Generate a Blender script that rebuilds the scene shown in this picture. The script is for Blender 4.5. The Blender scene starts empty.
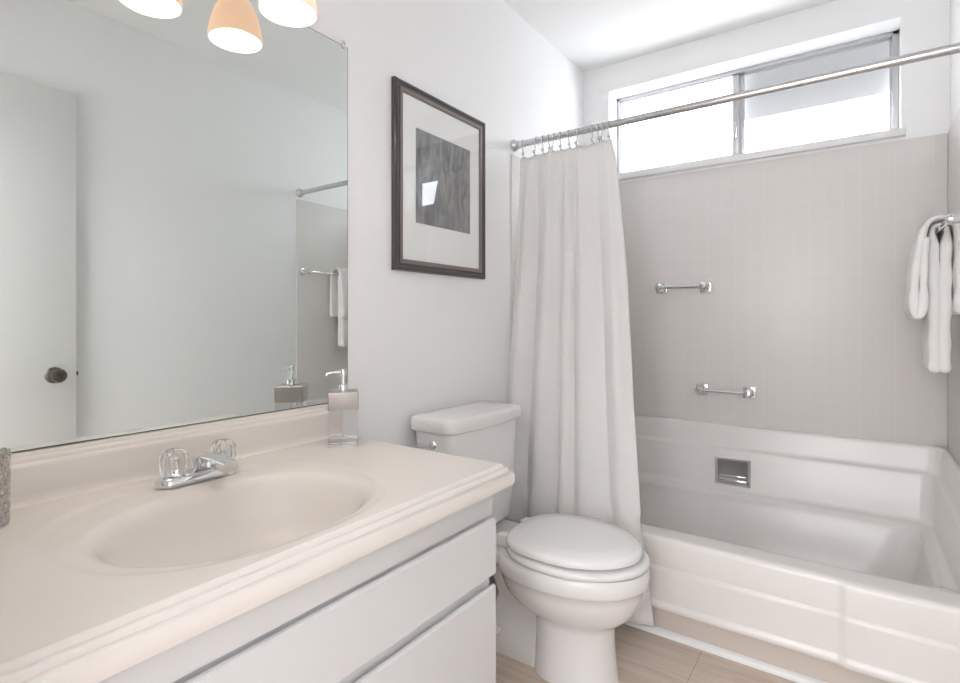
import bpy, bmesh, math, random
from math import sin, cos, pi, radians, sqrt
from mathutils import Vector, Matrix
random.seed(7)
S = bpy.context.scene
COL = S.collection

# ------------------------------------------------------------------ camera
W, D, H = 1.524, 2.735, 2.44          # room: left wall x=0, back wall y=D, floor z=0
NEAR = 0.10                           # inner face of the doorway wall
cam_d = bpy.data.cameras.new('camera')
cam = bpy.data.objects.new('camera', cam_d); COL.objects.link(cam)
cam_d.sensor_fit = 'HORIZONTAL'; cam_d.sensor_width = 36.0
cam_d.lens = 535.3 / 960 * 36
cam_d.shift_y = -22.0 / 960
cam_d.clip_start = 0.02
cam.location = (1.2405, 0.0, 1.0813)
cam.rotation_euler = (radians(90), 0, radians(35.375))
S.camera = cam

# ------------------------------------------------------------------ light and exposure
SKY = 6.4
HALL_FILL = 17.0
BULB = 3.2
FRONT_FILL = 27.0
S.view_settings.view_transform = 'Standard'
S.view_settings.look = 'None'
S.view_settings.gamma = 1.0
S.view_settings.use_curve_mapping = False
S.view_settings.exposure = 0.40
w = bpy.data.worlds.new('sky'); S.world = w; w.use_nodes = True
bg = w.node_tree.nodes['Background']
bg.inputs[0].default_value = (0.92, 0.96, 1.0, 1)
bg.inputs[1].default_value = SKY

def area(name, loc, rot, sx, sy, power, color=(1, 1, 1), portal=False):
    l = bpy.data.lights.new(name, 'AREA'); l.shape = 'RECTANGLE'; l.size = sx; l.size_y = sy
    l.energy = power; l.color = color
    if portal: l.cycles.is_portal = True
    o = bpy.data.objects.new(name, l); COL.objects.link(o); o.location = loc; o.rotation_euler = rot
    return o
area('window_portal', (0.76, D + 0.20, 2.08), (radians(90), 0, 0), 1.23, 0.46, 1, portal=True)
area('hall_ceiling_fill', (0.42, -0.95, 2.40), (0, 0, 0), 0.5, 0.5, HALL_FILL, (0.94, 0.97, 1.0))  # added fill light in the unseen hall, brightens the room through the doorway
area('hall_front_fill', (0.95, -1.66, 1.45), (radians(90), 0, 0), 1.1, 1.7, FRONT_FILL, (0.97, 0.98, 1.0))  # added frontal fill behind the camera for the tub end, no real fixture
S.cycles.use_denoising = True
S.cycles.max_bounces = 14
S.cycles.diffuse_bounces = 8
S.cycles.glossy_bounces = 6
S.cycles.transmission_bounces = 10
S.cycles.transparent_max_bounces = 12
S.cycles.caustics_refractive = True
S.cycles.sample_clamp_indirect = 6.0

# ------------------------------------------------------------------ materials
def pbr(name, color, rough=0.5, metal=0.0, spec=0.5, coat=0.0, trans=0.0, ior=1.45, emit=None, estr=0.0):
    m = bpy.data.materials.new(name); m.use_nodes = True
    b = m.node_tree.nodes['Principled BSDF']
    b.inputs['Base Color'].default_value = (*color, 1)
    b.inputs['Roughness'].default_value = rough
    b.inputs['Metallic'].default_value = metal
    b.inputs['Specular IOR Level'].default_value = spec
    b.inputs['Coat Weight'].default_value = coat
    b.inputs['Transmission Weight'].default_value = trans
    b.inputs['IOR'].default_value = ior
    if emit:
        b.inputs['Emission Color'].default_value = (*emit, 1); b.inputs['Emission Strength'].default_value = estr
    return m
def N(m, t): return m.node_tree.nodes.new(t)
def L(m, a, b): m.node_tree.links.new(a, b)
def B(m): return m.node_tree.nodes['Principled BSDF']
def bump_noise(m, scale, strength, dist=0.001, detail=3.0):
    tc = N(m, 'ShaderNodeTexCoord'); no = N(m, 'ShaderNodeTexNoise'); bp = N(m, 'ShaderNodeBump')
    no.inputs['Scale'].default_value = scale; no.inputs['Detail'].default_value = detail
    bp.inputs['Strength'].default_value = strength; bp.inputs['Distance'].default_value = dist
    L(m, tc.outputs['Object'], no.inputs['Vector']); L(m, no.outputs['Fac'], bp.inputs['Height'])
    L(m, bp.outputs['Normal'], B(m).inputs['Normal'])
    return m

M = {}
M['paint'] = bump_noise(pbr('wall_paint', (0.865, 0.865, 0.87), 0.55, spec=0.3), 90, 0.08)
M['ceil'] = bump_noise(pbr('ceiling_paint', (0.85, 0.85, 0.85), 0.8, spec=0.2), 120, 0.1)
M['trim'] = pbr('trim_paint', (0.82, 0.82, 0.82), 0.35)
M['door'] = pbr('door_paint', (0.745, 0.74, 0.73), 0.4)
M['cabinet'] = pbr('cabinet_paint', (0.66, 0.66, 0.665), 0.32)
M['porcelain'] = pbr('porcelain', (0.79, 0.78, 0.775), 0.08, coat=0.3)
M['tub'] = bump_noise(pbr('tub_acrylic', (0.75, 0.725, 0.705), 0.24), 6, 0.02)
M['seat'] = pbr('seat_enamel', (0.80, 0.795, 0.79), 0.18)
M['chrome'] = pbr('chrome', (0.80, 0.81, 0.82), 0.08, 1.0)
M['steel'] = pbr('brushed_steel', (0.50, 0.475, 0.455), 0.42, 0.9)
M['nickel'] = pbr('satin_nickel', (0.66, 0.66, 0.67), 0.25, 1.0)
M['alu'] = pbr('window_aluminium', (0.50, 0.505, 0.52), 0.35, 0.35)
M['bronze'] = pbr('aged_bronze', (0.16, 0.14, 0.12), 0.3, 1.0)
M['frame'] = bump_noise(pbr('dark_frame_wood', (0.055, 0.046, 0.045), 0.28, coat=0.4), 60, 0.05)
M['frame_lip'] = pbr('brown_frame_lip', (0.20, 0.16, 0.145), 0.35)
M['mat'] = pbr('mat_board', (0.90, 0.90, 0.895), 0.8)
M['bulb'] = pbr('bulb_glow', (1, 1, 1), 0.4, emit=(1.0, 0.88, 0.75), estr=BULB * 14)
M['black'] = pbr('dark_gap', (0.05, 0.05, 0.05), 0.6)
M['wood_dark'] = pbr('cabinet_inside', (0.35, 0.34, 0.33), 0.7)

# cultured marble: cream with faint clouding
m = pbr('cultured_marble', (0.80, 0.735, 0.68), 0.24)
tc = N(m, 'ShaderNodeTexCoord'); no = N(m, 'ShaderNodeTexNoise'); cr = N(m, 'ShaderNodeValToRGB')
no.inputs['Scale'].default_value = 3.0; no.inputs['Detail'].default_value = 5
cr.color_ramp.elements[0].position = 0.3; cr.color_ramp.elements[0].color = (0.735, 0.685, 0.645, 1)
cr.color_ramp.elements[1].position = 0.75; cr.color_ramp.elements[1].color = (0.765, 0.72, 0.685, 1)
L(m, tc.outputs['Object'], no.inputs['Vector']); L(m, no.outputs['Fac'], cr.inputs['Fac']); L(m, cr.outputs['Color'], B(m).inputs['Base Color'])
M['marble'] = m

# small upright glazed tiles; coordinates picked per wall
def tile_mat(name, ax):
    m = pbr(name, (0.66, 0.645, 0.63), 0.36)
    tc = N(m, 'ShaderNodeTexCoord'); sp = N(m, 'ShaderNodeSeparateXYZ'); cb = N(m, 'ShaderNodeCombineXYZ')
    L(m, tc.outputs['Object'], sp.inputs[0]); L(m, sp.outputs[ax], cb.inputs[0]); L(m, sp.outputs['Z'], cb.inputs[1])
    mp = N(m, 'ShaderNodeMapping'); mp.inputs['Location'].default_value = (0, 0.027, 0)
    L(m, cb.outputs[0], mp.inputs[0])
    br = N(m, 'ShaderNodeTexBrick'); br.offset = 0; br.squash = 1
    br.inputs['Scale'].default_value = 1.0; br.inputs['Brick Width'].default_value = 0.059; br.inputs['Row Height'].default_value = 0.1085
    br.inputs['Mortar Size'].default_value = 0.0011; br.inputs['Mortar Smooth'].default_value = 0.3; br.inputs['Bias'].default_value = -0.5
    br.inputs['Color1'].default_value = (0.705, 0.677, 0.655, 1); br.inputs['Color2'].default_value = (0.712, 0.684, 0.662, 1)
    br.inputs['Mortar'].default_value = (0.75, 0.725, 0.705, 1)
    L(m, mp.outputs[0], br.inputs['Vector']); L(m, br.outputs['Color'], B(m).inputs['Base Color'])
    bp = N(m, 'ShaderNodeBump'); bp.invert = True; bp.inputs['Strength'].default_value = 0.32; bp.inputs['Distance'].default_value = 0.001
    L(m, br.outputs['Fac'], bp.inputs['Height']); L(m, bp.outputs['Normal'], B(m).inputs['Normal'])
    return m
M['tile_x'] = tile_mat('glazed_tile_back', 'X')
M['tile_y'] = tile_mat('glazed_tile_side', 'Y')

# pale oak planks running along x
m = pbr('oak_planks', (0.6, 0.5, 0.42), 0.38)
tc = N(m, 'ShaderNodeTexCoord'); br = N(m, 'ShaderNodeTexBrick'); br.offset = 0.37
br.inputs['Scale'].default_value = 1.0; br.inputs['Brick Width'].default_value = 0.92; br.inputs['Row Height'].default_value = 0.19
br.inputs['Mortar Size'].default_value = 0.0014; br.inputs['Mortar Smooth'].default_value = 0.2; br.inputs['Bias'].default_value = 0.0
br.inputs['Color1'].default_value = (0.56, 0.46, 0.385, 1); br.inputs['Color2'].default_value = (0.65, 0.555, 0.475, 1)
br.inputs['Mortar'].default_value = (0.40, 0.33, 0.28, 1)
mp = N(m, 'ShaderNodeMapping'); mp.inputs['Location'].default_value = (0.10, 0.055, 0)
L(m, tc.outputs['Object'], mp.inputs[0]); L(m, mp.outputs[0], br.inputs['Vector'])
mp2 = N(m, 'ShaderNodeMapping'); mp2.inputs['Scale'].default_value = (1.6, 22, 1)
L(m, tc.outputs['Object'], mp2.inputs[0])
no = N(m, 'ShaderNodeTexNoise'); no.inputs['Scale'].default_value = 2.2; no.inputs['Detail'].default_value = 6; no.inputs['Distortion'].default_value = 0.6
L(m, mp2.outputs[0], no.inputs['Vector'])
mx = N(m, 'ShaderNodeMix'); mx.data_type = 'RGBA'; mx.blend_type = 'OVERLAY'; mx.inputs[0].default_value = 0.35
L(m, br.outputs['Color'], mx.inputs[6]); L(m, no.outputs['Fac'], mx.inputs[7]); L(m, mx.outputs[2], B(m).inputs['Base Color'])
M['floor'] = m

# mirror silver with the faint green of plate glass
M['mirror'] = pbr('mirror_silver', (0.76, 0.795, 0.775), 0.0, 1.0)
M['mirror_edge'] = pbr('mirror_edge', (0.12, 0.14, 0.13), 0.2)

# thin clear sheet glass: straight through plus surface reflection
def sheet_glass(name, tint=(0.992, 0.995, 0.994)):
    m = bpy.data.materials.new(name); m.use_nodes = True; nt = m.node_tree; nt.nodes.clear()
    o = nt.nodes.new('ShaderNodeOutputMaterial'); t = nt.nodes.new('ShaderNodeBsdfTransparent'); g = nt.nodes.new('ShaderNodeBsdfGlossy')
    f = nt.nodes.new('ShaderNodeFresnel'); ge = nt.nodes.new('ShaderNodeNewGeometry')
    mr = nt.nodes.new('ShaderNodeMapRange'); mr.inputs['To Min'].default_value = 1.5; mr.inputs['To Max'].default_value = 1 / 1.5
    nt.links.new(ge.outputs['Backfacing'], mr.inputs['Value']); nt.links.new(mr.outputs[0], f.inputs['IOR'])
    mi = nt.nodes.new('ShaderNodeMixShader'); g.inputs['Roughness'].default_value = 0.0
    t.inputs[0].default_value = (*tint, 1); g.inputs[0].default_value = (1, 1, 1, 1)
    nt.links.new(f.outputs[0], mi.inputs[0]); nt.links.new(t.outputs[0], mi.inputs[1]); nt.links.new(g.outputs[0], mi.inputs[2]); nt.links.new(mi.outputs[0], o.inputs[0])
    return m
M['sheet'] = sheet_glass('sheet_glass')
def clear(name, color, rough=0.0, ior=1.46):
    m = bpy.data.materials.new(name); m.use_nodes = True; nt = m.node_tree; nt.nodes.clear()
    o = nt.nodes.new('ShaderNodeOutputMaterial'); g = nt.nodes.new('ShaderNodeBsdfGlass'); g.inputs['Color'].default_value = (*color, 1)
    g.inputs['Roughness'].default_value = rough; g.inputs['IOR'].default_value = ior
    nt.links.new(g.outputs[0], o.inputs[0]); return m
M['bottle'] = sheet_glass('bottle_glass', (0.93, 0.925, 0.92))
M['glass'] = clear('clear_glass', (0.985, 0.985, 0.985))
M['acrylic'] = clear('clear_acrylic', (0.97, 0.97, 0.97), ior=1.49)
# etched tumbler: frosted diamond lattice on clear glass
m = sheet_glass('etched_glass', (0.97, 0.965, 0.96)); nt = m.node_tree
out = [n for n in nt.nodes if n.type == 'OUTPUT_MATERIAL'][0]; mix0 = [n for n in nt.nodes if n.type == 'MIX_SHADER'][0]
tc = nt.nodes.new('ShaderNodeTexCoord'); vo = nt.nodes.new('ShaderNodeTexVoronoi'); vo.feature = 'DISTANCE_TO_EDGE'; vo.inputs['Scale'].default_value = 95
nt.links.new(tc.outputs['Object'], vo.inputs['Vector'])
cr = nt.nodes.new('ShaderNodeValToRGB'); cr.color_ramp.elements[0].position = 0.05; cr.color_ramp.elements[0].color = (0.8, 0.8, 0.8, 1); cr.color_ramp.elements[1].position = 0.12; cr.color_ramp.elements[1].color = (0, 0, 0, 1)
nt.links.new(vo.outputs['Distance'], cr.inputs[0])
df = nt.nodes.new('ShaderNodeBsdfDiffuse'); df.inputs[0].default_value = (0.52, 0.48, 0.455, 1)
mm = nt.nodes.new('ShaderNodeMixShader'); nt.links.new(cr.outputs[0], mm.inputs[0]); nt.links.new(mix0.outputs[0], mm.inputs[1]); nt.links.new(df.outputs[0], mm.inputs[2]); nt.links.new(mm.outputs[0], out.inputs[0])
M['etched'] = m

# fabrics: light passes through a little
def fabric(name, color, trans, scale, bump, weave='waffle'):
    m = bpy.data.materials.new(name); m.use_nodes = True; nt = m.node_tree; nt.nodes.clear()
    o = nt.nodes.new('ShaderNodeOutputMaterial'); d = nt.nodes.new('ShaderNodeBsdfDiffuse'); t = nt.nodes.new('ShaderNodeBsdfTranslucent'); mi = nt.nodes.new('ShaderNodeMixShader')
    d.inputs[0].default_value = (*color, 1); t.inputs[0].default_value = (*color, 1); mi.inputs[0].default_value = trans
    nt.links.new(d.outputs[0], mi.inputs[1]); nt.links.new(t.outputs[0], mi.inputs[2]); nt.links.new(mi.outputs[0], o.inputs[0])
    tc = nt.nodes.new('ShaderNodeTexCoord'); bp = nt.nodes.new('ShaderNodeBump'); bp.inputs['Strength'].default_value = bump; bp.inputs['Distance'].default_value = 0.003
    if weave == 'waffle':
        wv = nt.nodes.new('ShaderNodeTexBrick'); wv.offset = 0.5; wv.inputs['Scale'].default_value = scale
        wv.inputs['Brick Width'].default_value = 0.5; wv.inputs['Row Height'].default_value = 0.25; wv.inputs['Mortar Size'].default_value = 0.03; wv.inputs['Mortar Smooth'].default_value = 1.0
        nt.links.new(tc.outputs['UV'], wv.inputs['Vector']); nt.links.new(wv.outputs['Fac'], bp.inputs['Height'])
    else:
        wv = nt.nodes.new('ShaderNodeTexNoise'); wv.inputs['Scale'].default_value = scale; wv.inputs['Detail'].default_value = 4
        nt.links.new(tc.outputs['Object'], wv.inputs['Vector']); nt.links.new(wv.outputs['Fac'], bp.inputs['Height'])
    nt.links.new(bp.outputs[0], d.inputs['Normal'])
    return m
M['curtain'] = fabric('curtain_cotton', (0.92, 0.91, 0.905), 0.26, 22, 0.6)
M['towel'] = fabric('towel_terry', (0.90, 0.89, 0.875), 0.06, 420, 0.8, 'terry')
M['hem'] = fabric('towel_band', (0.89, 0.88, 0.87), 0.05, 60, 0.3, 'terry')
M['shade'] = fabric('screen_cloth', (0.56, 0.56, 0.575), 0.02, 200, 0.2, 'terry')

# lit lamp glass: peach outside, white inside
M['lamp_out'] = pbr('lit_peach_glass', (0.80, 0.60, 0.45), 0.35, emit=(1.0, 0.62, 0.41), estr=0.46)
M['lamp_in'] = pbr('lit_white_lining', (0.95, 0.93, 0.9), 0.4, emit=(1.0, 0.93, 0.84), estr=0.25)

# monochrome print: dark hanging cloth shapes on grey
m = pbr('art_print', (0.2, 0.2, 0.2), 0.6)
tc = N(m, 'ShaderNodeTexCoord'); mp = N(m, 'ShaderNodeMapping'); mp.inputs['Scale'].default_value = (1, 14, 5)
no = N(m, 'ShaderNodeTexNoise'); no.inputs['Scale'].default_value = 2.2; no.inputs['Detail'].default_value = 8; no.inputs['Distortion'].default_value = 0.8
cr = N(m, 'ShaderNodeValToRGB'); cr.color_ramp.elements[0].position = 0.35; cr.color_ramp.elements[0].color = (0.14, 0.14, 0.145, 1)
cr.color_ramp.elements[1].position = 0.7; cr.color_ramp.elements[1].color = (0.34, 0.34, 0.345, 1)
L(m, tc.outputs['Object'], mp.inputs[0]); L(m, mp.outputs[0], no.inputs['Vector']); L(m, no.outputs['Fac'], cr.inputs[0]); L(m, cr.outputs[0], B(m).inputs['Base Color'])
M['print'] = m

# ------------------------------------------------------------------ mesh builder
class MB:
    def __init__(s): s.v = []; s.f = []; s.mi = []; s.uv = None; s.cur = 0
    def add(s, vs, fs):
        b = len(s.v); s.v += [tuple(p) for p in vs]; s.f += [tuple(b + i for i in f) for f in fs]; s.mi += [s.cur] * len(fs); return s
    def box(s, x0, x1, y0, y1, z0, z1, bev=0.0, seg=2):
        bm = bmesh.new(); bmesh.ops.create_cube(bm, size=1.0)
        for v in bm.verts: v.co = Vector((x0 + (v.co.x + .5) * (x1 - x0), y0 + (v.co.y + .5) * (y1 - y0), z0 + (v.co.z + .5) * (z1 - z0)))
        if bev > 0: bmesh.ops.bevel(bm, geom=bm.edges[:], offset=bev, segments=seg, profile=0.5, affect='EDGES')
        s.bm(bm); return s
    def bm(s, bm):
        bm.verts.index_update()
        s.add([v.co[:] for v in bm.verts], [[v.index for v in f.verts] for f in bm.faces]); bm.free()
    def loft(s, rings, cap0=True, cap1=True, closed=True):
        n = len(rings[0]); vs = [p for r in rings for p in r]; fs = []
        for i in range(len(rings) - 1):
            for j in range(n if closed else n - 1):
                k = (j + 1) % n
                fs.append((i * n + j, i * n + k, (i + 1) * n + k, (i + 1) * n + j))
        if cap0: fs.append(tuple(reversed(range(n))))
        if cap1: fs.append(tuple((len(rings) - 1) * n + j for j in range(n)))
        return s.add(vs, fs)
    def lathe(s, prof, origin=(0, 0, 0), axis=(0, 0, 1), n=32, cap0=True, cap1=True):
        a = Vector(axis).normalized(); t = Vector((1, 0, 0)) if abs(a.x) < .9 else Vector((0, 1, 0))
        u = a.cross(t).normalized(); v = a.cross(u); o = Vector(origin)
        rings = [[o + a * h + (u * cos(2 * pi * j / n) + v * sin(2 * pi * j / n)) * max(r, 1e-5) for j in range(n)] for r, h in prof]
        return s.loft(rings, cap0, cap1)
    def tube(s, pts, r, n=12, cap=True):
        P = [Vector(p) for p in pts]; rs = r if isinstance(r, (list, tuple)) else [r] * len(P)
        rings = []; prev = None
        for i, p in enumerate(P):
            d = (P[min(i + 1, len(P) - 1)] - P[max(i - 1, 0)]).normalized()
            if prev is None:
                t = Vector((0, 0, 1)) if abs(d.z) < .9 else Vector((1, 0, 0)); u = d.cross(t).normalized()
            else:
                u = (prev - d * prev.dot(d)).normalized()
            v = d.cross(u); prev = u
            rings.append([p + (u * cos(2 * pi * j / n) + v * sin(2 * pi * j / n)) * rs[i] for j in range(n)])
        return s.loft(rings, cap, cap)
    def torus(s, c, axis, R, r, n=24, k=8):
        a = Vector(axis).normalized(); t = Vector((0, 0, 1)) if abs(a.z) < .9 else Vector((1, 0, 0)); u = a.cross(t).normalized(); v = a.cross(u); c = Vector(c)
        vs = []; fs = []
        for i in range(n):
            e = u * cos(2 * pi * i / n) + v * sin(2 * pi * i / n)
            for j in range(k): vs.append(c + e * (R + r * cos(2 * pi * j / k)) + a * r * sin(2 * pi * j / k))
        for i in range(n):
            for j in range(k): fs.append((i * k + j, ((i + 1) % n) * k + j, ((i + 1) % n) * k + (j + 1) % k, i * k + (j + 1) % k))
        return s.add(vs, fs)
    def sphere(s, c, r, n=16, sc=(1, 1, 1)):
        rings = []
        for i in range(1, n // 2):
            th = pi * i / (n // 2)
            rings.append([(c[0] + sc[0] * r * sin(th) * cos(2 * pi * j / n), c[1] + sc[1] * r * sin(th) * sin(2 * pi * j / n), c[2] - sc[2] * r * cos(th)) for j in range(n)])
        return s.loft(rings)
    def build(s, name, mat, parent=None, smooth=True, angle=35, fix=True):
        off = Vector(parent_loc(parent))
        me = bpy.data.meshes.new(name); me.from_pydata([tuple(Vector(p) - off) for p in s.v], [], s.f)
        for mm in (mat if isinstance(mat, (list, tuple)) else [mat]): me.materials.append(mm)
        for p, i in zip(me.polygons, s.mi): p.material_index = i
        if fix:
            bm = bmesh.new(); bm.from_mesh(me); bmesh.ops.recalc_face_normals(bm, faces=bm.faces[:]); bm.to_mesh(me); bm.free()
        if smooth:
            me.polygons.foreach_set('use_smooth', [True] * len(me.polygons)); me.set_sharp_from_angle(angle=radians(angle))
        if s.uv:
            ul = me.uv_layers.new(name='UVMap')
            for l in me.loops: ul.data[l.index].uv = s.uv[l.vertex_index]
        o = bpy.data.objects.new(name, me); COL.objects.link(o)
        if parent: o.parent = parent
        return o
def parent_loc(p):
    v = Vector((0, 0, 0))
    while p is not None: v = v + p.location; p = p.parent
    return v
def tag(o, label=None, cat=None, group=None, kind=None):
    if label: o['label'] = label
    if cat: o['category'] = cat
    if group: o['group'] = group
    if kind: o['kind'] = kind
    return o
def thing(name, loc, label, cat, group=None):
    o = bpy.data.objects.new(name, None); COL.objects.link(o); o.location = loc; o.empty_display_size = 0.05
    return tag(o, label, cat, group)
def dup(root, delta, label):
    r = root.copy(); COL.objects.link(r); r.location = root.location + Vector(delta); r['label'] = label
    for ch in list(root.children):
        c = ch.copy(); COL.objects.link(c); c.parent = r
        for g in list(ch.children):
            d = g.copy(); COL.objects.link(d); d.parent = c
    return r
def struct(name, mb, mat, label, cat, parent=None, **k):
    o = mb.build(name, mat, parent, **k)
    if parent is None: tag(o, label, cat, kind='structure')
    return o
def rrect(x0, x1, y0, y1, r, z, n=6):
    out = []
    for cx, cy, a0 in ((x1 - r, y1 - r, 0), (x0 + r, y1 - r, 90), (x0 + r, y0 + r, 180), (x1 - r, y0 + r, 270)):
        for i in range(n + 1):
            a = radians(a0 + 90 * i / n); out.append((cx + r * cos(a), cy + r * sin(a), z))
    return out
def mix(a, b, t): return a + (b - a) * t
def sstep(a, b, x):
    t = min(1, max(0, (x - a) / (b - a))); return t * t * (3 - 2 * t)

# ------------------------------------------------------------------ room shell
T = 0.15
struct('floor', MB().box(-T, W + T, -1.7, D + T, -0.08, 0), M['floor'], 'pale oak plank floor of the bathroom', 'floor', smooth=False)
struct('ceiling', MB().box(-T, W + T, -1.7, D + T, H, H + 0.08), M['ceil'], 'plain white bathroom ceiling', 'ceiling', smooth=False)
wl = struct('wall_left', MB().box(-T, 0, -1.7, D + T, 0, H), M['paint'], 'white painted wall behind mirror, picture and toilet', 'wall', smooth=False)
wr = struct('wall_right', MB().box(W, W + T, -1.7, D + T, 0, H), M['paint'], 'white painted right wall with the towel bar', 'wall', smooth=False)
WX0, WX1, WZ0, WZ1 = 0.145, 1.375, 1.835, 2.299
mb = MB(); mb.box(0, W, D, D + T, 0, WZ0); mb.box(0, W, D, D + T, WZ1, H); mb.box(0, WX0, D, D + T, WZ0, WZ1); mb.box(WX1, W, D, D + T, WZ0, WZ1)
wb = struct('wall_back', mb, M['paint'], 'white painted end wall with the high window above the tub', 'wall', smooth=False)
TZ = 1.802; TY = 1.976
MB().box(0.008, W - 0.008, D - 0.008, D, 0.57, TZ, 0.002).build('wall_tile', M['tile_x'], wb)
MB().box(W - 0.008, W, TY, D, 0.57, TZ, 0.002).build('wall_tile', M['tile_y'], wr)
MB().box(0, 0.008, TY, D, 0.57, TZ, 0.002).build('wall_tile', M['tile_y'], wl)
# doorway wall at the camera
DX0, DX1, DZ = 0.70, 1.505, 2.06
mb = MB(); mb.box(0, DX0, -0.02, NEAR, 0, H); mb.box(DX1, W, -0.02, NEAR, 0, H); mb.box(DX0, DX1, -0.02, NEAR, DZ, H)
struct('wall_front', mb, M['paint'], 'white painted wall with the open doorway', 'wall', smooth=False)
struct('wall_hall', MB().box(-T, W + T, -1.8, -1.7, 0, H), M['paint'], 'white painted far wall of the hall outside the doorway', 'wall', smooth=False)
# baseboard, left wall between vanity and tub
struct('baseboard_left', MB().box(0, 0.012, 1.03, 1.85, 0, 0.09, 0.003), M['trim'], 'white baseboard behind the toilet', 'baseboard')

# open door lying back along the right wall
dr = struct('door_1', MB().box(1.481, 1.516, 0.125, 0.860, 0.012, 2.04, 0.002), M['door'], 'white slab door opened back against the right wall', 'door')
k = MB(); KY, KZ = 0.783, 0.852
k.lathe([(0.0, 0), (0.033, 0), (0.033, 0.004), (0.028, 0.009), (0.013, 0.013), (0.012, 0.032), (0.020, 0.040), (0.027, 0.050), (0.028, 0.060), (0.023, 0.069), (0.012, 0.072), (0.011, 0.070), (0.006, 0.0705), (0.0, 0.0705)], (1.481, KY, KZ), (-1, 0, 0), 28)
k.build('door_knob', M['bronze'], dr)
MB().box(1.493, 1.505, 0.860, 0.872, KZ - 0.008, KZ + 0.008, 0.002).build('latch_bolt', M['bronze'], dr)

# ------------------------------------------------------------------ window
G = D + 0.125
win = struct('window_1', MB().box(WX0, WX1, G - 0.008, G + 0.028, WZ1 - 0.017, WZ1, 0.002).box(WX0, WX1, G - 0.008, G + 0.028, 1.852, 1.880, 0.002)
             .box(WX0, WX0 + 0.016, G - 0.008, G + 0.028, 1.86, WZ1, 0.002).box(WX1 - 0.024, WX1, G - 0.008, G + 0.028, 1.86, WZ1, 0.002), M['alu'], 'wide aluminium sliding window high on the end wall', 'window')
def sash(x0, x1, z0, z1, y0, y1, t, tl, tr):
    mb = MB(); mb.box(x0, x1, y0, y1, z1 - t, z1, .0015).box(x0, x1, y0, y1, z0, z0 + t, .0015).box(x0, x0 + tl, y0, y1, z0, z1, .0015).box(x1 - tr, x1, y0, y1, z0, z1, .0015)
    s_ = mb.build('sash', M['alu'], win)
    MB().box(x0 + tl * .6, x1 - tr * .6, (y0 + y1) / 2 - .002, (y0 + y1) / 2 + .002, z0 + t * .6, z1 - t * .6).build('window_pane', M['sheet'], s_, smooth=False)
sash(WX0 + 0.008, 0.758, 1.876, WZ1 - 0.008, G, G + 0.014, 0.016, 0.012, 0.028)
sash(0.753, WX1 - 0.012, 1.876, WZ1 - 0.008, G + 0.015, G + 0.027, 0.016, 0.028, 0.020)
MB().box(0.738, 0.751, G - 0.016, G + 0.002, 1.965, 2.045, 0.003).build('latch', M['nickel'], win)
MB().box(0.06, 1.389, D - 0.024, G - 0.004, 1.815, 1.847, 0.004).build('window_sill', M['trim'], win)
# pale screen hung outside the right-hand pane, slightly kicked out at its foot
mb = MB(); a, b = (G + 0.040, 2.33), (G + 0.060, 2.066)
mb.loft([[(0.77, a[0], a[1]), (1.385, a[0], a[1]), (1.385, a[0] + .004, a[1]), (0.77, a[0] + .004, a[1])],
         [(0.77, b[0], b[1]), (1.385, b[0], b[1]), (1.385, b[0] + .004, b[1]), (0.77, b[0] + .004, b[1])]])
mb.build('window_screen', M['shade'], win, smooth=False)

# ------------------------------------------------------------------ bathtub
YF = 1.843; ZR = 0.336; ZT = 0.589
tub = thing('bathtub', (0.76, 2.29, 0), 'white alcove bathtub with stepped rear ledges and paneled apron', 'bathtub')
def upath(d, yend):            # U along left, back and right walls, inset by d
    r = 0.05; x0, x1, y1 = d + 0.009, W - d - 0.009, D - d - 0.009; pts = []
    for i in range(9): pts.append((x0, mix(yend, y1 - r, i / 8)))
    for i in range(1, 8): a_ = radians(180 - 90 * i / 8); pts.append((x0 + r + r * cos(a_), y1 - r + r * sin(a_)))
    for i in range(13): pts.append((mix(x0 + r, x1 - r, i / 12), y1))
    for i in range(1, 8): a_ = radians(90 - 90 * i / 8); pts.append((x1 - r + r * cos(a_), y1 - r + r * sin(a_)))
    for i in range(9): pts.append((x1, mix(y1 - r, yend, i / 8)))
    return pts
prof = [(0.0, ZT - 0.03), (0.0, ZT - 0.001), (0.008, ZT), (0.014, ZT - 0.004), (0.019, ZT - 0.014), (0.0215, 0.498), (0.024, 0.489), (0.031, 0.484), (0.038, 0.481), (0.042, 0.474),
        (0.047, 0.318), (0.051, 0.303), (0.062, 0.297), (0.076, 0.294), (0.085, 0.287), (0.092, 0.272)]
YE = 1.985
rings = []
for d, z in prof:
    rings.append([(x, y, z) for x, y in upath(d, YE)])
mb = MB(); mb.loft(rings, False, False, closed=False)
# front ends of the two side walls
n = len(rings[0])
for e in (0, n - 1):
    base = [r[e] for r in rings]; dx = 0.009 if e == 0 else W - 0.009
    mb.add(base + [(dx, YE, 0.25)], [tuple(range(len(base) + 1))])
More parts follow.
